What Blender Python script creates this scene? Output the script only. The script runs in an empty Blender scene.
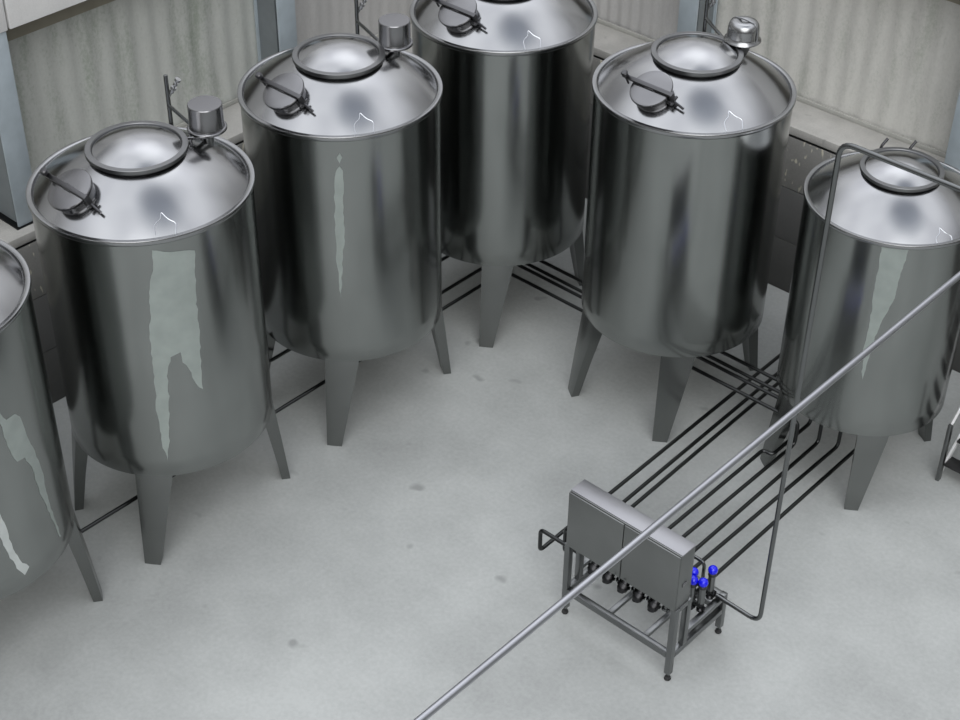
import bpy, bmesh, math, random
from mathutils import Vector, Matrix
random.seed(4)
SC = bpy.context.scene
COL = SC.collection
R = math.radians
PI = math.pi

# ------------------------------------------------------------------ materials
def new_mat(name):
    m = bpy.data.materials.new(name); m.use_nodes = True
    nt = m.node_tree
    b = nt.nodes['Principled BSDF']
    return m, nt, b

def node(nt, kind, **kw):
    n = nt.nodes.new(kind)
    for k, v in kw.items():
        if k in n.inputs: n.inputs[k].default_value = v
        else: setattr(n, k, v)
    return n

def obj_coord(nt, scale=(1, 1, 1)):
    tc = nt.nodes.new('ShaderNodeTexCoord')
    mp = nt.nodes.new('ShaderNodeMapping')
    mp.inputs['Scale'].default_value = scale
    nt.links.new(tc.outputs['Object'], mp.inputs['Vector'])
    return mp.outputs['Vector']

def ramp(nt, fac, stops):
    r = nt.nodes.new('ShaderNodeValToRGB')
    e = r.color_ramp.elements
    while len(e) < len(stops): e.new(0.5)
    for el, (p, c) in zip(e, stops):
        el.position = p; el.color = (c[0], c[1], c[2], 1) if len(c) == 3 else c
    nt.links.new(fac, r.inputs['Fac'])
    return r.outputs['Color']

def steel(name, col, rough, aniso=0.0, var=0.03, scale=(2, 2, 2), bump=0.0):
    m, nt, b = new_mat(name)
    b.inputs['Metallic'].default_value = 1
    b.inputs['Roughness'].default_value = rough
    v = obj_coord(nt, scale)
    n = node(nt, 'ShaderNodeTexNoise', Scale=1.0, Detail=3.0)
    nt.links.new(v, n.inputs['Vector'])
    lo = tuple(max(0, c * (1 - var * 2)) for c in col); hi = tuple(min(1, c * (1 + var * 2)) for c in col)
    nt.links.new(ramp(nt, n.outputs['Fac'], [(0.3, lo), (0.7, hi)]), b.inputs['Base Color'])
    if aniso:
        b.inputs['Anisotropic'].default_value = aniso
        t = node(nt, 'ShaderNodeTangent', direction_type='RADIAL', axis='Z')
        nt.links.new(t.outputs['Tangent'], b.inputs['Tangent'])
    if bump:
        n2 = node(nt, 'ShaderNodeTexNoise', Scale=1.6, Detail=1.0)
        nt.links.new(v, n2.inputs['Vector'])
        bp = node(nt, 'ShaderNodeBump', Strength=bump, Distance=0.05)
        nt.links.new(n2.outputs['Fac'], bp.inputs['Height'])
        nt.links.new(bp.outputs['Normal'], b.inputs['Normal'])
    return m

def plain(name, col, rough=0.5, metal=0.0, coat=0.0):
    m, nt, b = new_mat(name)
    v = obj_coord(nt, (6, 6, 6))
    n = node(nt, 'ShaderNodeTexNoise', Scale=1.0, Detail=2.0)
    nt.links.new(v, n.inputs['Vector'])
    lo = tuple(c * 0.93 for c in col); hi = tuple(min(1, c * 1.07) for c in col)
    nt.links.new(ramp(nt, n.outputs['Fac'], [(0.3, lo), (0.7, hi)]), b.inputs['Base Color'])
    b.inputs['Roughness'].default_value = rough
    b.inputs['Metallic'].default_value = metal
    b.inputs['Coat Weight'].default_value = coat
    return m

def concrete(name, base, spread, scale=1.0, rough=0.75, specks=True, splotch=None):
    m, nt, b = new_mat(name)
    v = obj_coord(nt, (scale,) * 3)
    n1 = node(nt, 'ShaderNodeTexNoise', Scale=0.55, Detail=6.0, Roughness=0.6)
    n2 = node(nt, 'ShaderNodeTexNoise', Scale=22.0, Detail=3.0, Roughness=0.6)
    nt.links.new(v, n1.inputs['Vector']); nt.links.new(v, n2.inputs['Vector'])
    mx = node(nt, 'ShaderNodeMath', operation='MULTIPLY_ADD')
    nt.links.new(n2.outputs['Fac'], mx.inputs[0]); mx.inputs[1].default_value = 0.32
    nt.links.new(n1.outputs['Fac'], mx.inputs[2])
    lo = tuple(c * (1 - spread) for c in base); hi = tuple(c * (1 + spread) for c in base)
    c = ramp(nt, mx.outputs[0], [(0.45, lo), (0.85, hi)])
    if specks:
        n3 = node(nt, 'ShaderNodeTexNoise', Scale=2.6, Detail=2.0)
        nt.links.new(v, n3.inputs['Vector'])
        f = ramp(nt, n3.outputs['Fac'], [(0.69, (0, 0, 0)), (0.76, (1, 1, 1))])
        mix = node(nt, 'ShaderNodeMix', data_type='RGBA')
        nt.links.new(f, mix.inputs['Factor']); nt.links.new(c, mix.inputs['A'])
        mix.inputs['B'].default_value = tuple(x * 0.72 for x in base) + (1,)
        c = mix.outputs['Result']
    if splotch:
        v2 = obj_coord(nt, (9, 9, 3.2))
        n4 = node(nt, 'ShaderNodeTexNoise', Scale=2.2, Detail=1.0)
        nt.links.new(v2, n4.inputs['Vector'])
        f = ramp(nt, n4.outputs['Fac'], [(0.63, (0, 0, 0)), (0.68, (1, 1, 1))])
        mix = node(nt, 'ShaderNodeMix', data_type='RGBA')
        nt.links.new(f, mix.inputs['Factor']); nt.links.new(c, mix.inputs['A'])
        mix.inputs['B'].default_value = splotch + (1,)
        c = mix.outputs['Result']
    nt.links.new(c, b.inputs['Base Color'])
    b.inputs['Roughness'].default_value = rough
    bp = node(nt, 'ShaderNodeBump', Strength=0.03, Distance=0.01)
    nt.links.new(n2.outputs['Fac'], bp.inputs['Height'])
    nt.links.new(bp.outputs['Normal'], b.inputs['Normal'])
    return m

def panel_mat(name, base, stain, amount):
    """weathered corrugated sheet: vertical algae stains, fine grain"""
    m, nt, b = new_mat(name)
    v = obj_coord(nt, (1, 1, 0.22))
    n1 = node(nt, 'ShaderNodeTexNoise', Scale=3.2, Detail=5.0, Roughness=0.6)
    nt.links.new(v, n1.inputs['Vector'])
    v2 = obj_coord(nt, (1, 1, 0.7))
    n2 = node(nt, 'ShaderNodeTexNoise', Scale=34.0, Detail=3.0, Roughness=0.7)
    nt.links.new(v2, n2.inputs['Vector'])
    mx = node(nt, 'ShaderNodeMath', operation='MULTIPLY_ADD')
    nt.links.new(n2.outputs['Fac'], mx.inputs[0]); mx.inputs[1].default_value = 0.55
    nt.links.new(n1.outputs['Fac'], mx.inputs[2])
    mixc = tuple(a * (1 - amount) + s * amount for a, s in zip(base, stain))
    c = ramp(nt, mx.outputs[0], [(0.52, mixc), (0.75, base), (0.98, tuple(min(1, x * 1.12) for x in base))])
    nt.links.new(c, b.inputs['Base Color'])
    b.inputs['Roughness'].default_value = 0.5
    b.inputs['Coat Weight'].default_value = 0.25
    b.inputs['Coat Roughness'].default_value = 0.12
    return m

M = {}
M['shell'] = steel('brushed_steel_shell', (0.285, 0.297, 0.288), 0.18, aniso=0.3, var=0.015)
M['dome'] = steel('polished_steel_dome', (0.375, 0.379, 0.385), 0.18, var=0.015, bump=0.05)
M['rim'] = steel('steel_rim', (0.34, 0.345, 0.35), 0.24)
M['ring'] = steel('dark_ring_steel', (0.20, 0.203, 0.205), 0.3)
M['leg'] = steel('steel_leg', (0.205, 0.212, 0.207), 0.24)
M['fit'] = steel('steel_fittings', (0.22, 0.22, 0.226), 0.22)
M['bar'] = steel('dark_bar_steel', (0.11, 0.11, 0.114), 0.3)
M['chrome'] = steel('bright_chrome', (0.85, 0.85, 0.85), 0.1)
M['pipe'] = steel('dark_pipe_steel', (0.06, 0.062, 0.062), 0.28)
M['pipe_light'] = steel('light_pipe_steel', (0.42, 0.43, 0.455), 0.38)
M['pipe_mid'] = steel('grey_pipe_steel', (0.17, 0.176, 0.176), 0.25)
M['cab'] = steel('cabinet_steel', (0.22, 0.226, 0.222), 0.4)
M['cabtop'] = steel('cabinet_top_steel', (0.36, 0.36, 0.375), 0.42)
M['frame'] = steel('frame_steel', (0.20, 0.206, 0.206), 0.3)
M['black'] = plain('black_rubber', (0.018, 0.018, 0.018), 0.45)
M['blackmetal'] = steel('black_steel', (0.045, 0.045, 0.047), 0.3)
M['blue'] = plain('blue_plastic', (0.004, 0.006, 0.72), 0.25, coat=0.4)
M['film'] = plain('pale_green_reflection', (0.27, 0.305, 0.288), 0.2)  # reflections on the shells, put into pale patches
M['sheen_white'] = plain('white_reflection', (0.46, 0.49, 0.48), 0.25)  # white reflection on the left-edge tank, painted as a patch
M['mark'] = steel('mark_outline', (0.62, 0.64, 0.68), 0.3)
M['post'] = plain('blue_grey_paint', (0.38, 0.435, 0.47), 0.3, coat=0.3)
M['web_shade'] = plain('dark_grey_shade', (0.17, 0.19, 0.20), 0.4)  # dark grey standing for the shade beside the column web
M['floor'] = concrete('floor_concrete', (0.385, 0.398, 0.388), 0.2, 1.0, 0.62)
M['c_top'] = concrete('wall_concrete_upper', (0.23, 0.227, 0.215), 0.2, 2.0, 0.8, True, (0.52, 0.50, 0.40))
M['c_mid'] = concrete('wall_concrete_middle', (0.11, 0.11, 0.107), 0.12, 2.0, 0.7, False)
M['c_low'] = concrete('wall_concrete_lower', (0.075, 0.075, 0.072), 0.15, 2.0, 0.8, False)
M['ledge'] = concrete('ledge_concrete', (0.45, 0.44, 0.415), 0.24, 2.5, 0.75)
M['fascia'] = concrete('fascia_concrete', (0.72, 0.72, 0.71), 0.10, 3.0, 0.85, False)
M['rail'] = plain('pale_rail', (0.40, 0.40, 0.37), 0.5)
M['gap'] = plain('dark_joint', (0.012, 0.012, 0.012), 0.8)
M['tan'] = plain('tan_beam', (0.30, 0.28, 0.22), 0.6)
M['panel_l'] = panel_mat('stained_corrugated_sheet', (0.50, 0.515, 0.485), (0.29, 0.33, 0.27), 0.85)
M['panel_c'] = panel_mat('clean_corrugated_sheet', (0.47, 0.465, 0.455), (0.40, 0.40, 0.39), 0.4)
M['panel_r'] = panel_mat('pale_corrugated_sheet', (0.59, 0.585, 0.55), (0.40, 0.42, 0.37), 0.8)
M['white'] = plain('white_paint', (0.62, 0.62, 0.62), 0.4)

# ------------------------------------------------------------------ mesh builder
class MB:
    def __init__(self): self.bm = bmesh.new()
    def box(self, lo, hi, mat=None, bevel=0.0):
        lo = Vector(lo); hi = Vector(hi)
        r = bmesh.ops.create_cube(self.bm, size=1.0)
        c = (lo + hi) / 2; s = hi - lo
        for v in r['verts']:
            v.co = Vector((v.co.x * s.x + c.x, v.co.y * s.y + c.y, v.co.z * s.z + c.z))
        if bevel:
            es = list({e for v in r['verts'] for e in v.link_edges})
            bv = bmesh.ops.bevel(self.bm, geom=es, offset=bevel, segments=2, affect='EDGES', profile=0.5)
            vs = list({v for f in bv['faces'] for v in f.verts} | {v for v in r['verts'] if v.is_valid})
        else: vs = r['verts']
        if mat is not None: bmesh.ops.transform(self.bm, matrix=mat, verts=vs)
        return self
    def lathe(self, prof, seg=64, mat=None, close=False):
        """prof: list of (r, z); r==0 allowed at the ends"""
        rings = []
        for r, z in prof:
            if r < 1e-6: rings.append([self.bm.verts.new((0, 0, z))])
            else: rings.append([self.bm.verts.new((r * math.cos(2 * PI * i / seg), r * math.sin(2 * PI * i / seg), z)) for i in range(seg)])
        pairs = list(zip(rings[:-1], rings[1:]))
        if close: pairs.append((rings[-1], rings[0]))
        for a, b in pairs:
            for i in range(seg):
                j = (i + 1) % seg
                if len(a) == 1 and len(b) == 1: continue
                if len(a) == 1: self.bm.faces.new((a[0], b[j], b[i]))
                elif len(b) == 1: self.bm.faces.new((a[i], a[j], b[0]))
                else: self.bm.faces.new((a[i], a[j], b[j], b[i]))
        if mat is not None:
            bmesh.ops.transform(self.bm, matrix=mat, verts=[v for q in rings for v in q])
        return self
    def tube(self, pts, r, seg=10, bend=0.0, closed=False):
        pts = [Vector(p) for p in pts]
        if bend and len(pts) > 2:
            out = [pts[0]]
            for a, b, c in zip(pts[:-2], pts[1:-1], pts[2:]):
                d1 = (a - b); d2 = (c - b); k = min(bend, d1.length * 0.45, d2.length * 0.45)
                p1 = b + d1.normalized() * k; p2 = b + d2.normalized() * k
                for i in range(7):
                    t = i / 6; out.append(p1 * (1 - t) ** 2 + b * 2 * t * (1 - t) + p2 * t * t)
            out.append(pts[-1]); pts = out
        n = len(pts); rings = []
        up = None
        for i, p in enumerate(pts):
            if closed: t = (pts[(i + 1) % n] - pts[i - 1]).normalized()
            elif i == 0: t = (pts[1] - p).normalized()
            elif i == n - 1: t = (p - pts[i - 1]).normalized()
            else: t = ((pts[i + 1] - p).normalized() + (p - pts[i - 1]).normalized()).normalized()
            if up is None:
                up = Vector((0, 0, 1)) if abs(t.z) < 0.9 else Vector((1, 0, 0))
            up = (up - t * up.dot(t)).normalized()
            s = t.cross(up)
            rings.append([self.bm.verts.new(p + (up * math.cos(2 * PI * k / seg) + s * math.sin(2 * PI * k / seg)) * r) for k in range(seg)])
        for i in range(n - (0 if closed else 1)):
            a, b = rings[i], rings[(i + 1) % n]
            for k in range(seg):
                j = (k + 1) % seg
                self.bm.faces.new((a[k], a[j], b[j], b[k]))
        if not closed:
            self.bm.faces.new(rings[0][::-1]); self.bm.faces.new(rings[-1])
        return self
    def ball(self, c, r, seg=20, scale=(1, 1, 1)):
        q = bmesh.ops.create_uvsphere(self.bm, u_segments=seg, v_segments=seg // 2 + 2, radius=r)
        for v in q['verts']: v.co = Vector((v.co.x * scale[0], v.co.y * scale[1], v.co.z * scale[2])) + Vector(c)
        return self
    def build(self, name, mat, parent=None, matrix=None, sharp=35):
        bm = self.bm
        bmesh.ops.recalc_face_normals(bm, faces=bm.faces)
        if matrix is not None: bmesh.ops.transform(bm, matrix=matrix, verts=bm.verts)
        for f in bm.faces: f.smooth = True
        for e in bm.edges:
            if len(e.link_faces) == 2 and e.calc_face_angle(0) > R(sharp): e.smooth = False
        me = bpy.data.meshes.new(name); bm.to_mesh(me); bm.free()
        me.materials.append(M[mat])
        o = bpy.data.objects.new(name, me); COL.objects.link(o)
        if parent is not None: o.parent = parent
        return o

def tag(o, label, cat, group=None):
    o['label'] = label; o['category'] = cat
    if group: o['group'] = group
    return o

def thing(name, label, cat, loc=(0, 0, 0), rz=0.0, group=None, scale=(1.0, 1.0)):
    o = bpy.data.objects.new(name, None); COL.objects.link(o)
    o.empty_display_size = 0.1
    o.location = loc; o.rotation_euler = (0, 0, rz); o.scale = (scale[0], scale[0], scale[1])
    return tag(o, label, cat, group)

def struct(o):
    o['kind'] = 'structure'; return o

def frame_at(p, zdir, xdir=(1, 0, 0)):
    z = Vector(zdir).normalized(); x = Vector(xdir); x = (x - z * x.dot(z)).normalized(); y = z.cross(x)
    m = Matrix((x, y, z)).transposed().to_4x4(); m.translation = Vector(p)
    return m

# ------------------------------------------------------------------ setting
# room axes: left wall along Y at X=-12.93, right wall along X at Y=14.70
XL = -12.93
RW = Matrix.Translation((0, 14.70, 0))                                                    # local x = X, local y out of the yard
LW = Matrix.Translation((XL, 0, 0)) @ Matrix.Rotation(R(90), 4, 'Z')                      # local x = +Y, local y = -X

b = MB(); b.box((-14.2, -17, -0.3), (17, 16.0, 0)); struct(b.build('floor', 'floor'))

def wall(side, mtx, x0, x1):
    root = None
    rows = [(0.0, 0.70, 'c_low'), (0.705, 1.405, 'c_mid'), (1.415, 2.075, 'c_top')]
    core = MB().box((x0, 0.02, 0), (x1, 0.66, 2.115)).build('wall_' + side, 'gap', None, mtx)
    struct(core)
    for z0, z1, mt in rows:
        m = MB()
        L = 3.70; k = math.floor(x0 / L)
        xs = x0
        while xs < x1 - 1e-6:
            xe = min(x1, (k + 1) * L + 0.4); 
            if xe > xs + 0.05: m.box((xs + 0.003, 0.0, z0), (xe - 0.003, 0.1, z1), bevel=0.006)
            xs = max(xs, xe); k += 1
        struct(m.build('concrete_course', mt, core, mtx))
    m = MB().box((x0, -0.005, 2.115), (x1, 0.66, 2.22), bevel=0.008)
    struct(m.build('coping', 'ledge', core, mtx))
    return core
wall('left', LW, -17, 14.68)
wall('right', RW, -12.91, 17)

def corrugated(mtx, x0, x1, z0, z1, name, mat, amp=0.009, period=0.26, y=0.62):
    """sheet with real thickness, corrugations along the wall"""
    m = MB(); bm = m.bm
    n = max(8, int((x1 - x0) / period * 12))
    F = []; B = []
    for i in range(n + 1):
        x = x0 + (x1 - x0) * i / n
        d = amp * math.sin(2 * PI * x / period)
        F.append((bm.verts.new((x, y + d, z0)), bm.verts.new((x, y + d, z1))))
        B.append((bm.verts.new((x, y + d + 0.012, z0)), bm.verts.new((x, y + d + 0.012, z1))))
    for i in range(n):
        bm.faces.new((F[i][0], F[i + 1][0], F[i + 1][1], F[i][1]))
        bm.faces.new((B[i + 1][0], B[i][0], B[i][1], B[i + 1][1]))
        bm.faces.new((F[i][1], F[i + 1][1], B[i + 1][1], B[i][1]))
        bm.faces.new((F[i + 1][0], F[i][0], B[i][0], B[i + 1][0]))
    for i in (0, n): bm.faces.new((F[i][0], F[i][1], B[i][1], B[i][0]))
    o = struct(m.build(name, mat, None, mtx, sharp=80))
    r = MB().box((x0, y - 0.05, 2.22), (x1, y - 0.022, 2.275), bevel=0.006)
    struct(r.build('bottom_rail', 'rail', o, mtx))
    g = MB().box((x0, y - 0.022, 2.22), (x1, y + 0.06, 2.24)); struct(g.build('rail_gasket', 'gap', o, mtx))
    return o
TOP = 4.08
lp = [-0.09, 3.61, 7.312, 11.016, 14.5]
rp = [-10.237, -6.557, -2.87]            # each column's left edge along the wall
wn = 1
for i in range(3):
    corrugated(LW, lp[i] + 0.2, lp[i + 1] + 0.08, 2.24, TOP, 'window_%d' % wn, 'panel_l'); wn += 1
corrugated(LW, lp[3] + 0.2, 15.30, 2.24, TOP, 'window_%d' % wn, 'panel_c', 0.004, 0.17); wn += 1
corrugated(RW, -13.55, rp[0] + 0.08, 2.24, TOP, 'window_%d' % wn, 'panel_c', 0.008, 0.17); wn += 1
corrugated(RW, rp[0] + 0.2, rp[1] + 0.08, 2.24, TOP, 'window_%d' % wn, 'panel_r'); wn += 1
corrugated(RW, rp[1] + 0.2, rp[2] + 0.08, 2.24, TOP, 'window_%d' % wn, 'panel_r'); wn += 1

def column(mtx, x, label):
    y0, y1, w = 0.14, 0.56, 0.265
    m = MB()
    m.box((x, y0, 2.22), (x + w, y0 + 0.022, 4.4), bevel=0.004)
    m.box((x, y1 - 0.022, 2.22), (x + w, y1, 4.4), bevel=0.004)
    m.box((x + w / 2 - 0.009, y0 + 0.02, 2.22), (x + w / 2 + 0.009, y1 - 0.02, 4.4))
    c = mtx @ Vector((x + w / 2, 0.35, 2.22))
    t = thing('steel_column', label, 'column', c, 0, 'columns standing on the wall coping')
    inv = Matrix.Translation(-c) @ mtx
    m.build('column_shaft', 'post', t, inv)
    ch = MB().box((x + 0.035, y0 + 0.09, 2.24), (x + w / 2 - 0.01, y1 - 0.023, 4.4)).box((x + w / 2 + 0.01, y0 + 0.09, 2.24), (x + w - 0.035, y1 - 0.023, 4.4))  # shade between the flanges, put in as dark boxes
    ch.build('shade_filler', 'web_shade', t, inv)
    MB().box((x - 0.03, y0 - 0.02, 2.22), (x + w + 0.03, y1, 2.235)).build('base_plate', 'blackmetal', t, inv)
    return t
column(LW, lp[2], 'pale blue grey steel column on the ledge at far left of the photo')
column(LW, lp[3], 'pale blue grey steel column on the ledge behind the tank with one narrow pale streak')
column(RW, rp[0], 'pale blue grey steel column on the ledge behind the bell-capped tank')
column(RW, rp[1], 'pale blue grey steel column at right photo edge behind the smallest tank')

# concrete fascia above the panels, with the tan beam behind it
def fascia(mtx, x0, x1, joints, name):
    m = MB(); xs = [x0] + joints + [x1]
    for a, c in zip(xs[:-1], xs[1:]):
        m.box((a + 0.012, 0.12, 4.375), (c - 0.012, 0.24, 5.4), bevel=0.01)
    o = struct(m.build(name, 'fascia', None, mtx))
    s = MB().box((x0, 0.24, 4.42), (x1, 0.9, 5.4)); struct(s.build('fascia_backing', 'gap', o, mtx))
    s = MB().box((x0, 0.60, 4.0), (x1, 0.78, 4.42), bevel=0.01); struct(s.build('head_beam', 'tan', o, mtx))
fascia(LW, -17, 15.3, [-3.5, 0.2, 3.9, 7.604, 11.3], 'trim_1')
fascia(RW, -12.8, 17, [-9.95, -6.27, -2.58, 1.1], 'trim_2')

# ------------------------------------------------------------------ tanks
DOME0, DOMEH = 3.758, 0.40
def dome_z(r): return DOME0 + DOMEH * (1 - (r / 0.972) ** 2)
LEGS = [(-55.5, 1.09), (58.0, 1.12), (-126.0, 1.12), (124.0, 1.10)]      # direction, radius of the foot

def make_leg(ang, rb):
    m = MB(); bm = m.bm
    a0 = R(ang); n = 8
    rows = []
    # one edge of each leg is plumb, the other tapers
    for z, hw, ro, dep in [(0.0, 0.075, rb, 0.09), (0.55, 0.126, 1 + (rb - 1) * 0.52, 0.115), (1.03, 0.176, 1 + (rb - 1) * 0.06, 0.14), (1.096, 0.181, 0.9995, 0.145), (1.26, 0.181, 0.985, 0.14)]:
        out = []; inn = []
        for i in range(n + 1):
            t = -1 + 2 * i / n
            a = a0 + hw * (t + 1) - 0.075
            out.append(bm.verts.new((ro * math.cos(a), ro * math.sin(a), z)))
            ri = ro - dep
            inn.append(bm.verts.new((ri * math.cos(a), ri * math.sin(a), z)))
        rows.append(out + inn[::-1])
    for A, B in zip(rows[:-1], rows[1:]):
        k = len(A)
        for i in range(k):
            j = (i + 1) % k
            bm.faces.new((A[i], A[j], B[j], B[i]))
    bm.faces.new(rows[0]); bm.faces.new(rows[-1][::-1])
    return m

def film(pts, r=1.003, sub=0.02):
    """thin patch on the shell standing for a reflection, jagged outline given as (angle, height); real 2 mm thickness"""
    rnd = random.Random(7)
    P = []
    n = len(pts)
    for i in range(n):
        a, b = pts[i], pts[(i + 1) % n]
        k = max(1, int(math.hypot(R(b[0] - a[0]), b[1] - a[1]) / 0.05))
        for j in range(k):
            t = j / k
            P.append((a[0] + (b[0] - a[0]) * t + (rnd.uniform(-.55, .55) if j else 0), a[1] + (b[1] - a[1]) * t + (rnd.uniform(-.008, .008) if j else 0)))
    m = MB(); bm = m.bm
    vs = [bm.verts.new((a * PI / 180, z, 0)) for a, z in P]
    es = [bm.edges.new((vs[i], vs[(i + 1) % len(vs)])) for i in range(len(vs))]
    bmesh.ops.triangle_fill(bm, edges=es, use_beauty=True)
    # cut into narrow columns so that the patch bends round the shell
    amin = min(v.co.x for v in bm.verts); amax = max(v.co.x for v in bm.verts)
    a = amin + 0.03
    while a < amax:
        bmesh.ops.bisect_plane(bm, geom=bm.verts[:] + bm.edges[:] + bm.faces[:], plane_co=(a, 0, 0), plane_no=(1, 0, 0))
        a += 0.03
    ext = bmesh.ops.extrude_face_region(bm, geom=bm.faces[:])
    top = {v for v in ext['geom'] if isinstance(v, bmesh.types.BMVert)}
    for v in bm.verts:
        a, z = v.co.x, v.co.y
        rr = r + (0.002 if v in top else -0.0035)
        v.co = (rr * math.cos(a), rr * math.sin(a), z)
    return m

MARK = [(0.788, -0.545), (0.721, -0.505), (0.721, -0.422), (0.677, -0.388), (0.756, -0.377), (0.817, -0.336), (0.875, -0.399)]  # edge of a reflection on the dome, drawn as a bright line
MN = Vector((0, -0.49, 0.87)).normalized()

def make_tank(label, pos, scale=(1.0, 1.0), manhole=True, vent='drum', sheen_patches=(), pole=(-0.64, 0.86), mark=(0, 0), vpos=(0.18, 0.66)):
    t = thing('storage_tank', label, 'tank', (pos[0], pos[1], 0), 0, 'stainless storage tanks along the two walls', scale)
    prof = [(0.0, 1.03), (0.6, 1.06), (0.97, 1.087), (0.995, 1.092), (1.0, 1.10)]
    prof += [(1.0, z) for z in (1.3, 1.9, 2.5, 3.1, 3.5, 3.735)] + [(0.985, 3.75), (0.93, 3.75)]
    MB().lathe(prof, 128).build('shell', 'shell', t)
    # rolled rim
    ring = [(1.0, 3.722), (1.017, 3.728), (1.022, 3.738), (1.022, 3.768), (1.018, 3.775), (0.983, 3.777), (0.975, 3.772), (0.970, 3.735)]
    MB().lathe(ring, 128, close=True).build('rim', 'rim', t, sharp=50)
    MB().lathe([(0.972, DOME0)] + [(r, dome_z(r)) for r in [0.97 - 0.53 * k / 26 for k in range(0, 27)]] + [(0.40, dome_z(0.40))], 128).build('dome', 'dome', t)
    lid = t
    # top lid: neck, clamp ring, domed cover
    nk = MB().lathe([(0.425, 4.03), (0.425, 4.106)], 96).lathe([(0.455, 4.105), (0.458, 4.108), (0.458, 4.139), (0.455, 4.142), (0.407, 4.144), (0.402, 4.139), (0.402, 4.115), (0.425, 4.105)], 96, close=True)
    ringo = nk.build('lid_ring', 'ring', t, sharp=30)
    MB().lathe([(0.404, 4.115)] + [(r, 4.128 + 0.11 * (1 - (r / 0.402) ** 2)) for r in [0.402 * (1 - k / 16) for k in range(0, 17)]], 96).build('lid_cover', 'dome', ringo)
    for ang, rb in LEGS:
        make_leg(ang, rb).build('leg', 'leg', t)
    if manhole:
        base = Vector((0.02, -0.695, dome_z(0.695) - 0.035))
        F = frame_at(base, MN)
        mh = MB().lathe([(0.185, 0.0), (0.185, 0.085), (0.205, 0.088), (0.205, 0.10), (0.19, 0.103), (0.19, 0.118)], 56, F).build('manhole', 'fit', t)
        MB().lathe([(0.0, 0.147), (0.10, 0.146), (0.19, 0.142), (0.21, 0.137), (0.215, 0.13), (0.215, 0.118), (0.205, 0.112), (0.18, 0.112)], 56, F).build('manhole_cover', 'fit', mh)
        c = MB().box((-0.30, -0.022, 0.150), (0.27, 0.022, 0.178), F, 0.004)
        c.box((0.235, -0.026, 0.06), (0.265, 0.026, 0.175), F, 0.004)
        c.box((-0.05, -0.030, 0.145), (0.05, 0.030, 0.162), F, 0.004)
        c.build('clamp_bar', 'bar', mh)
        q = F @ Vector((-0.30, 0, 0.06)); q2 = F @ Vector((-0.30, 0, 0.215))
        k = MB().tube([q, q2], 0.012, 8)
        k.lathe([(0.0, 0.175), (0.026, 0.176), (0.034, 0.19), (0.034, 0.225), (0.025, 0.236), (0, 0.238)], 16, frame_at(F @ Vector((-0.30, 0, 0)), MN))
        k.build('clamp_knob', 'bar', mh)
        h = MB().tube([F @ Vector((0.24, 0.0, 0.075)), F @ Vector((0.37, -0.015, 0.02))], 0.013, 8).tube([F @ Vector((0.255, -0.055, 0.07)), F @ Vector((0.255, 0.055, 0.07))], 0.014, 8)
        h.box((0.19, -0.035, 0.03), (0.25, 0.035, 0.08), F, 0.004)
        h.build('hinge', 'bar', mh)
    vx, vy = vpos
    vz = dome_z(math.hypot(vx, vy))
    T = Matrix.Translation((vx, vy, 0))
    if vent == 'drum':
        st = MB().lathe([(0.05, vz - 0.03), (0.05, 4.115)], 24, T).build('vent', 'frame', t)
        MB().lathe([(0.0, 4.110), (0.176, 4.110), (0.183, 4.117), (0.183, 4.133), (0.176, 4.140), (0.163, 4.143), (0.158, 4.155), (0.158, 4.363), (0.153, 4.370), (0.0, 4.373)], 64, T).build('vent_cap', 'fit', st, sharp=30)
        for s in (-1, 1):
            g = MB().tube([(vx + 0.13 * s, vy - 0.10, 4.115), (vx - 0.06 * s, vy - 0.24, dome_z(math.hypot(vx - 0.06 * s, vy - 0.24)) + 0.005)], 0.014, 8)
            g.build('vent_strut', 'fit', st)
    elif vent == 'bell':
        st = MB().lathe([(0.055, vz - 0.03), (0.055, 4.0), (0.085, 4.06), (0.085, 4.16)], 24, T).build('vent', 'frame', t)
        MB().lathe([(0.0, 4.145), (0.12, 4.145), (0.180, 4.150), (0.188, 4.160), (0.182, 4.172), (0.166, 4.185), (0.161, 4.21), (0.158, 4.285), (0.150, 4.325), (0.128, 4.352), (0.09, 4.364), (0.05, 4.362), (0.025, 4.355), (0.0, 4.352)], 56, T).build('vent_cap', 'rim', st, sharp=50)
        MB().tube([(vx - 0.172, vy, 4.19), (vx - 0.165, vy, 4.30), (vx - 0.12, vy, 4.362), (vx, vy, 4.378), (vx + 0.12, vy, 4.362), (vx + 0.165, vy, 4.30), (vx + 0.172, vy, 4.19)], 0.010, 8, 0.05).build('cap_strap', 'rim', st)
    if pole is not None:
        px, py = pole
        p = MB().tube([(px, py, 0.95), (px, py, 4.285)], 0.021, 12)
        for z in (1.6, 2.6, 3.5):
            p.tube([(px, py, z), (px * 0.90, py * 0.90, z)], 0.012, 8)
        po = p.build('wash_pipe', 'pipe_mid', t)
        MB().tube([(px, py, 3.965), (vx - 0.09, vy + 0.03, 3.98), (vx - 0.03, vy, 3.98)], 0.018, 10).build('branch_pipe', 'pipe_mid', po)
        d = Vector((0.38, 0.30, 0.87)).normalized(); s0 = Vector((px, py, 4.04))
        v = MB().tube([s0, s0 + d * 0.24], 0.012, 8)
        for k, rr in ((0.09, 0.022), (0.13, 0.028), (0.18, 0.022), (0.23, 0.030)):
            v.tube([s0 + d * (k - 0.012), s0 + d * (k + 0.012)], rr, 10)
        v.tube([s0 + d * 0.13 + Vector((-0.03, 0.04, 0)), s0 + d * 0.13 + Vector((0.045, -0.05, 0))], 0.010, 8)
        v.build('sample_valve', 'rim', po)
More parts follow.
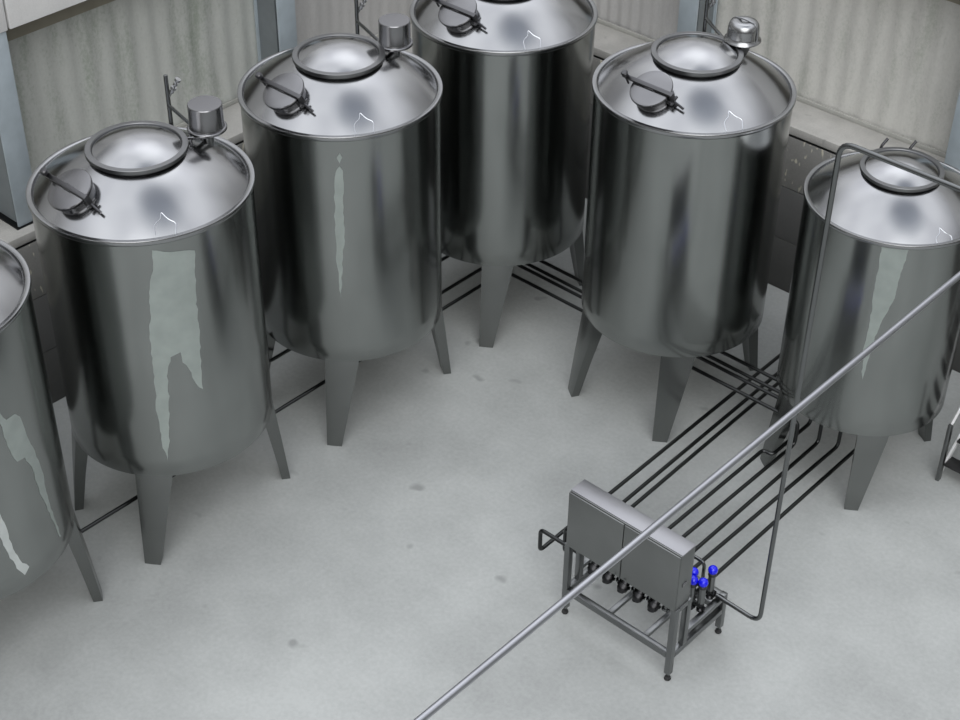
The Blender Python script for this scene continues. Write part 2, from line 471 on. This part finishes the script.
    for i, (pts, mt) in enumerate(sheen_patches):
        f = film([(a, z / scale[1]) for a, z in pts]).build('reflection_streak', mt, t, sharp=60)
        f['label'] = 'pale green reflection streak painted on the shell' if mt == 'film' else 'white reflection streak painted on the shell'
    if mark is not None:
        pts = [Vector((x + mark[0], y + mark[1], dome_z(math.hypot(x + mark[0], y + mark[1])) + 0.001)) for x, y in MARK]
        o = MB().tube(pts, 0.004, 6, 0.03).build('reflection_outline', 'mark', t)
        o['label'] = 'thin bright outline of a reflection built onto the dome'
    return t

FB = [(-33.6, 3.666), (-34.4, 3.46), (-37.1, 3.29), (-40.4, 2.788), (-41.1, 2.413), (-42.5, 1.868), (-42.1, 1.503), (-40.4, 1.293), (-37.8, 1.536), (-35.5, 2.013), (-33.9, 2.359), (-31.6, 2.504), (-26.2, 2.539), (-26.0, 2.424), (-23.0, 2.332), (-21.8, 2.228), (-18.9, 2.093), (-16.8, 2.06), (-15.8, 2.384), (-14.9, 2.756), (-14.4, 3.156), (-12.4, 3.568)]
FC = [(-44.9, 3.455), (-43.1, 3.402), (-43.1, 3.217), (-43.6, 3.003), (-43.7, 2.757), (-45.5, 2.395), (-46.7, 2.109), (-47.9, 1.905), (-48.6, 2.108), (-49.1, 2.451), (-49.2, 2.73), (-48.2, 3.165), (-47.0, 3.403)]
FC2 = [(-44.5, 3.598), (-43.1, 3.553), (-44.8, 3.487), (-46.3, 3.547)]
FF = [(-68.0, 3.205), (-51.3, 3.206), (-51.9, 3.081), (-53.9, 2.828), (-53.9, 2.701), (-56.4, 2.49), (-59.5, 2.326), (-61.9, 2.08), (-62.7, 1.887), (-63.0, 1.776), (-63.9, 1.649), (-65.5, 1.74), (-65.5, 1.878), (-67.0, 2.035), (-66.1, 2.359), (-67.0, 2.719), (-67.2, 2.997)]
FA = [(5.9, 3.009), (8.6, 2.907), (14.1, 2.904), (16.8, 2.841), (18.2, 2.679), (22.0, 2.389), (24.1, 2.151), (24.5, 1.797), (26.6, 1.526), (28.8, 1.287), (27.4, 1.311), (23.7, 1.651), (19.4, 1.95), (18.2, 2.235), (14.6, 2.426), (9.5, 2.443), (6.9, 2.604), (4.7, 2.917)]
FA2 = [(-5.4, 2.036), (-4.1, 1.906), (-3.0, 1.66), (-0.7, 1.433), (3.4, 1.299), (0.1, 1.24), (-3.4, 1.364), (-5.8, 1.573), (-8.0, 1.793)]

make_tank('steel tank cut off by the left photo edge, one white and one green reflection streak', (-10.72, 4.849), sheen_patches=[(FA, 'film'), (FA2, 'sheen_white')])
make_tank('steel tank with a wide forked pale green reflection streak down its front and a drum-shaped vent', (-10.72, 7.292), sheen_patches=[(FB, 'film')], mark=(0.03, 0.06))
make_tank('steel tank with one narrow pale green vertical reflection streak and a drum-shaped vent', (-10.72, 9.776), sheen_patches=[(FC, 'film'), (FC2, 'film')], pole=(-0.66, 0.88), vpos=(0.21, 0.57))
make_tank('rearmost steel tank in the corner, unstreaked, its lid cut by the photo top', (-10.72, 12.221), vent='drum')
make_tank('steel tank with an unstreaked shell and a bell-shaped vent cap on its dome', (-8.18, 12.243), vent='bell', pole=(-0.60, 0.99), vpos=(0.185, 0.505))
tf = make_tank('smallest steel tank, at right, without manhole, a thin pipe passing across its lid', (-5.974, 12.61), scale=(0.868, 0.858), manhole=False, vent=None, pole=None, sheen_patches=[(FF, 'film')], mark=(0.05, 0.0))
for (dx, dy) in ((-0.54, 0.50), (-0.30, 0.73)):
    z = dome_z(math.hypot(dx, dy))
    MB().tube([(dx, dy, z - 0.02), (dx, dy, z + 0.06), (dx + 0.02, dy + 0.09, z + 0.13)], 0.018, 8, 0.04).build('lifting_lug', 'blackmetal', tf)

# ------------------------------------------------------------------ pipes
def pipe(label, pts, r=0.021, mat='pipe', bend=0.07, group=None, name='pipe', flanges=()):
    o = MB().tube(pts, r, 12, bend).build(name, mat)
    return tag(o, label, 'pipe', group)

ZY, XZ = 0.40, 0.70
GY = 'pipes leaving the back of the valve skid'
short = 'dark pipe from the valve skid, '
def riser(x): return [(x, 9.375, 0.56), (x, 9.375, ZY)]
starts = [[(-6.70, 8.86, 0.665), (-7.165, 8.86, 0.665), (-7.165, 8.86, ZY - 0.015)],
          [(-6.70, 9.0, 0.71), (-6.97, 9.0, 0.71), (-6.97, 9.0, ZY)],
          [(-6.70, 9.2, 0.60), (-6.865, 9.2, 0.60), (-6.865, 9.2, ZY)]]
wh = ['leftmost of eight, starting with a bent loop', 'second from left, starting with a u-bend', 'third from left, straight along the floor']
for i, (st_, x2, w) in enumerate(zip(starts, (-7.235, -7.075, -6.975), wh)):
    ye = 13.72 - 0.09 * i; xe = -5.70 - 0.09 * i
    pipe(short + w, st_ + [(x2, ye, ZY), (xe, ye, ZY), (xe, 12.97 - 0.08 * i, ZY), (xe, 12.97 - 0.08 * i, 0.895)], group=GY, bend=0.055)
pipe(short + 'fourth from left, bent at the smallest tank leg',
     riser(-6.42) + [(-6.424, 11.585, ZY), (-6.31, 11.585, ZY), (-6.31, 12.3, ZY), (-6.31, 12.3, 0.895)], bend=0.05, group=GY)
runs = [(-6.25, -6.235, 11.89, -10.33, 4.85), (-6.05, -6.07, 12.09, -10.56, 9.776), (-5.915, -5.885, 12.18, -11.03, 8.80), (-5.705, -5.715, 12.34, -10.40, 12.45)]
desc = ['fifth from left, reaching the left-edge tank', 'sixth from left, ending under the narrow-streaked tank',
        'seventh from left, ending behind the narrow-streaked tank', 'rightmost of eight, reaching the corner tank']
for (xa, xb, yr, xl, ye), ds in zip(runs, desc):
    pts = riser(xa) + [(xb, yr, ZY), (xb, yr, XZ), (xl, yr, XZ)]
    if ds[0] != 'r': pts += [(xl, ye, XZ), (xl, ye, 1.05)]
    else: pts += [(xl, yr, 1.05)]
    pipe(short + ds, pts, group=GY)

# tall pipe beside the skid and overhead pipe
pipe('thin grey pipe rising from the valve skid, then running across above the smallest tank',
     [(-5.47, 9.405, 0.54), (-4.985, 9.405, 0.525), (-4.965, 9.405, 5.555), (0.5, 9.41, 5.555)], 0.022, 'pipe_mid', 0.12)
pipe('light grey overhead pipe crossing the photo diagonally in front of the valve skid',
     [(-4.04, -4.0, 4.6), (-4.04, 14.6, 4.6)], 0.024, 'pipe_light', 0.0, name='overhead_pipe')
# ------------------------------------------------------------------ valve skid
SX, SY = 1.235, 0.83
sk = thing('valve_skid', 'stainless valve skid with two-door cabinet, blue-topped valves and open frame on floor', 'machine', (-6.68, 8.66, 0), 0.0)
# local x along the front, local y backwards
w = 0.03
def sbox(name, lo, hi, mat='frame', parent=sk, bevel=0.004):
    return MB().box(lo, hi, None, bevel).build(name, mat, parent)
cb = sbox('cabinet', (0.0, 0.0, 0.925), (1.255, 0.205, 1.592), 'cab', sk, 0.006)
sbox('cabinet_top', (-0.002, 0.012, 1.588), (1.257, 0.207, 1.600), 'cabtop', cb, 0.003)
d1 = sbox('door', (0.002, -0.018, 0.93), (0.632, -0.002, 1.585), 'cab', cb, 0.004)
d2 = sbox('door', (0.640, -0.018, 0.93), (1.253, -0.002, 1.585), 'cab', cb, 0.004)
for d, x in ((d1, 0.585), (d2, 0.69)):
    MB().lathe([(0, -0.006), (0.010, -0.006), (0.010, 0), (0, 0)], 12, frame_at((x, -0.018, 0.955), (0, 1, 0))).build('door_lock', 'frame', d)
sbox('vent_plate', (1.255, 0.06, 1.18), (1.262, 0.12, 1.22), 'fit', cb, 0.002)
def leg(x, y, top):
    l = sbox('leg', (x - w, y - w, 0.085), (x + w, y + w, top))
    MB().lathe([(0.0, 0.0), (0.03, 0.0), (0.034, 0.012), (0.028, 0.03), (0.012, 0.036), (0.012, 0.088), (0.0, 0.088)], 16, Matrix.Translation((x, y, 0))).build('foot', 'black', l)
leg(0.0, 0.03, 0.925); leg(1.235, 0.03, 0.925); leg(0.0, SY, 0.52); leg(1.235, SY, 0.52)
for x in (0.0, 1.235):
    sbox('upright', (x - w, 0.18, 0.345), (x + w, 0.24, 0.925))
    sbox('side_rail', (x - w, 0.06, 0.285), (x + w, SY - w, 0.345))
    sbox('side_rail', (x - w, 0.24, 0.46), (x + w, SY - w, 0.51))
    sbox('top_rail', (x - w, 0.06, 0.875), (x + w, 0.18, 0.925))
sbox('front_rail', (0.03, 0.0, 0.285), (1.205, 0.06, 0.35))
sbox('rear_rail', (0.03, SY - w, 0.285), (1.205, SY + w, 0.345))
sbox('rear_rail', (0.03, SY - w, 0.46), (1.205, SY + w, 0.51))
for x in (0.50, 0.92):
    sbox('cross_rail', (x - 0.025, 0.06, 0.295), (x + 0.025, SY - w, 0.34))
# manifold headers and valve bodies
for y, z in ((0.18, 0.82), (0.50, 0.58), (0.72, 0.58)):
    MB().tube([(0.03, y, z), (1.20, y, z)], 0.024, 12).build('header_pipe', 'pipe', sk)
def valve_body(x):
    v = MB().tube([(x, 0.22, 0.885), (x, 0.06, 0.725)], 0.046, 16)
    dd = Vector((0, -0.16, -0.16)).normalized(); s = Vector((x, 0.22, 0.885))
    for k in (0.05, 0.13, 0.19): v.tube([s + dd * (k - 0.014), s + dd * (k + 0.014)], 0.066, 16)
    v.tube([(x, 0.055, 0.745), (x, 0.04, 0.705)], 0.036, 12)
    v.ball((x, 0.07, 0.735), 0.055, 16)
    o = v.build('valve', 'blackmetal', sk)
    o['label'] = 'black valve body below the cabinet'
    g = MB().tube([(x + 0.10, 0.16, 0.865), (x + 0.10, 0.13, 0.725)], 0.032, 14).tube([(x + 0.10, 0.13, 0.745), (x + 0.10, 0.127, 0.725)], 0.040, 14)
    g.build('drain_stub', 'pipe_mid', sk)
for k in range(5): valve_body(0.267 + 0.176 * k)
def actuator(x, y, top):
    o = MB().lathe([(0.0, top - 0.24), (0.034, top - 0.24), (0.034, top - 0.04), (0.030, top - 0.03), (0.0, top - 0.03)], 24, Matrix.Translation((x, y, 0))).build('actuator', 'frame', sk)
    MB().ball((x, y, top + 0.012), 0.047, 20).build('blue_cap', 'blue', o)['label'] = 'glossy blue round cap'
    MB().lathe([(0.040, top - 0.05), (0.040, top - 0.025), (0.036, top - 0.02)], 20, Matrix.Translation((x, y, 0))).build('collar', 'black', o)
    v = MB().lathe([(0.0, top - 0.34), (0.036, top - 0.34), (0.036, top - 0.325), (0.020, top - 0.31), (0.020, top - 0.28), (0.036, top - 0.265), (0.036, top - 0.24), (0, top - 0.24)], 20, Matrix.Translation((x, y, 0)))
    v.tube([(x - 0.05, y, top - 0.295), (x + 0.05, y, top - 0.295)], 0.02, 10)
    v.build('valve_clamp', 'blackmetal', o)
for x, y in ((1.10, 0.488), (1.185, 0.526), (1.154, 0.719), (1.04, 0.575)):
    actuator(x, y, 0.838)
for k in range(4):
    actuator(0.86 - 0.21 * k, 0.50, 0.838)
    actuator(0.86 - 0.21 * k, 0.72, 0.838)
MB().tube([(0.99, SY, 0.50), (0.99, SY, 0.755), (0.70, SY, 0.755), (0.70, SY, 0.50)], 0.018, 10, 0.06).build('bridge_pipe', 'pipe_mid', sk)
MB().tube([(1.06, 0.72, 0.55), (1.13, 0.735, 0.54)], 0.03, 12).tube([(1.12, 0.74, 0.54), (1.19, 0.744, 0.54)], 0.036, 12).build('outlet_clamp', 'blackmetal', sk)

# ------------------------------------------------------------------ access stair at the right edge
st = thing('access_stair', 'small black-treaded stair with white stringers at right photo edge beside the smallest tank', 'stair', (-5.02, 12.85, 0))
WID = 0.80
for x in (0.0, WID):
    MB().box((x - 0.02, 0.0, 0.0), (x + 0.02, 0.06, 0.76), None, 0.003).build('post', 'frame', st)
    q = MB().tube([(x, 0.03, 0.76), (x, 1.30, 2.03)], 0.02, 4); q.build('handrail', 'white', st)['label'] = 'white handrail'
    q = MB(); s = frame_at((x, 0.06, 0.10), (0, 0.7071, 0.7071), (1, 0, 0))
    q.box((-0.012, -0.035, 0.0), (0.012, 0.035, 1.65), s, 0.003); q.build('stringer', 'white', st)['label'] = 'white stringer'
    MB().box((x - 0.02, 1.25, 0.0), (x + 0.02, 1.31, 2.03), None, 0.003).build('post', 'frame', st)
for k in range(6):
    y = 0.06 + 0.2 * k
    MB().box((0.014, y, 0.18 + 0.2 * k), (WID - 0.014, y + 0.17, 0.205 + 0.2 * k), None, 0.003).build('tread', 'black', st)

# ------------------------------------------------------------------ light
W = bpy.data.worlds.new('overcast_sky'); SC.world = W; W.use_nodes = True
nt = W.node_tree; bg = nt.nodes['Background']
tc = nt.nodes.new('ShaderNodeTexCoord')
sep = nt.nodes.new('ShaderNodeSeparateXYZ'); nt.links.new(tc.outputs['Generated'], sep.inputs[0])
base = ramp(nt, sep.outputs['Z'], [(0.0, (0.10, 0.10, 0.10)), (0.3, (0.26, 0.26, 0.26)), (0.58, (0.42, 0.425, 0.435)), (0.81, (1.30, 1.33, 1.40)), (1.0, (1.42, 1.46, 1.53))])
def blob(dirv, c0, c1, col):
    d = Vector(dirv).normalized()
    vm = node(nt, 'ShaderNodeVectorMath', operation='DOT_PRODUCT'); nt.links.new(tc.outputs['Generated'], vm.inputs[0]); vm.inputs[1].default_value = d
    mr = node(nt, 'ShaderNodeMapRange', interpolation_type='SMOOTHSTEP'); nt.links.new(vm.outputs['Value'], mr.inputs['Value'])
    mr.inputs['From Min'].default_value = c0; mr.inputs['From Max'].default_value = c1
    mm = node(nt, 'ShaderNodeMix', data_type='RGBA'); nt.links.new(mr.outputs['Result'], mm.inputs['Factor'])
    mm.inputs['A'].default_value = (0, 0, 0, 1); mm.inputs['B'].default_value = col + (1,)
    return mm.outputs['Result']
def add(a, c):
    n = node(nt, 'ShaderNodeMix', data_type='RGBA', blend_type='ADD'); n.inputs['Factor'].default_value = 1
    nt.links.new(a, n.inputs['A']); nt.links.new(c, n.inputs['B']); return n.outputs['Result']
col = base
col = add(col, blob((-0.47, 0.60, 0.62), 0.80, 0.97, (0.55, 0.56, 0.59)))
col = add(col, blob((0.53, -0.59, 0.61), 0.84, 0.97, (2.6, 2.6, 2.58)))  # bright sky patch behind the camera, added to light floor and walls
# one darker cloud almost overhead
dk = blob((0.14, 0.10, 0.985), 0.945, 1.0, (1.0, 1.0, 0.99))
sb = node(nt, 'ShaderNodeMix', data_type='RGBA', blend_type='SUBTRACT'); sb.inputs['Factor'].default_value = 1
nt.links.new(col, sb.inputs['A']); nt.links.new(dk, sb.inputs['B']); col = sb.outputs['Result']
cn = node(nt, 'ShaderNodeTexNoise', Scale=2.6, Detail=2.0, Roughness=0.45); nt.links.new(tc.outputs['Generated'], cn.inputs['Vector'])
cf = ramp(nt, cn.outputs['Fac'], [(0.32, (0.74, 0.74, 0.76)), (0.66, (1.12, 1.12, 1.11))])
mu = node(nt, 'ShaderNodeMix', data_type='RGBA', blend_type='MULTIPLY'); mu.inputs['Factor'].default_value = 1
nt.links.new(col, mu.inputs['A']); nt.links.new(cf, mu.inputs['B']); col = mu.outputs['Result']
nt.links.new(col, bg.inputs['Color']); bg.inputs['Strength'].default_value = 1.0

# ------------------------------------------------------------------ camera
cam = bpy.data.cameras.new('camera'); co = bpy.data.objects.new('camera', cam); COL.objects.link(co)
F_PX, PITCH, ROLL, YAW, CH = 1614.71, 0.651422, 0.012192, R(42.0), 11.38197
cam.sensor_fit = 'HORIZONTAL'; cam.sensor_width = 36.0; cam.lens = F_PX / 960 * 36.0
cam.clip_end = 200
co.location = (0, 0, CH)
co.rotation_euler = (Matrix.Rotation(YAW, 3, 'Z') @ Matrix.Rotation(PI / 2 - PITCH, 3, 'X') @ Matrix.Rotation(ROLL, 3, 'Z')).to_euler()
SC.camera = co
vs = SC.view_settings
vs.view_transform = 'Standard'; vs.look = 'None'; vs.exposure = 0.27; vs.gamma = 1.0; vs.use_curve_mapping = False
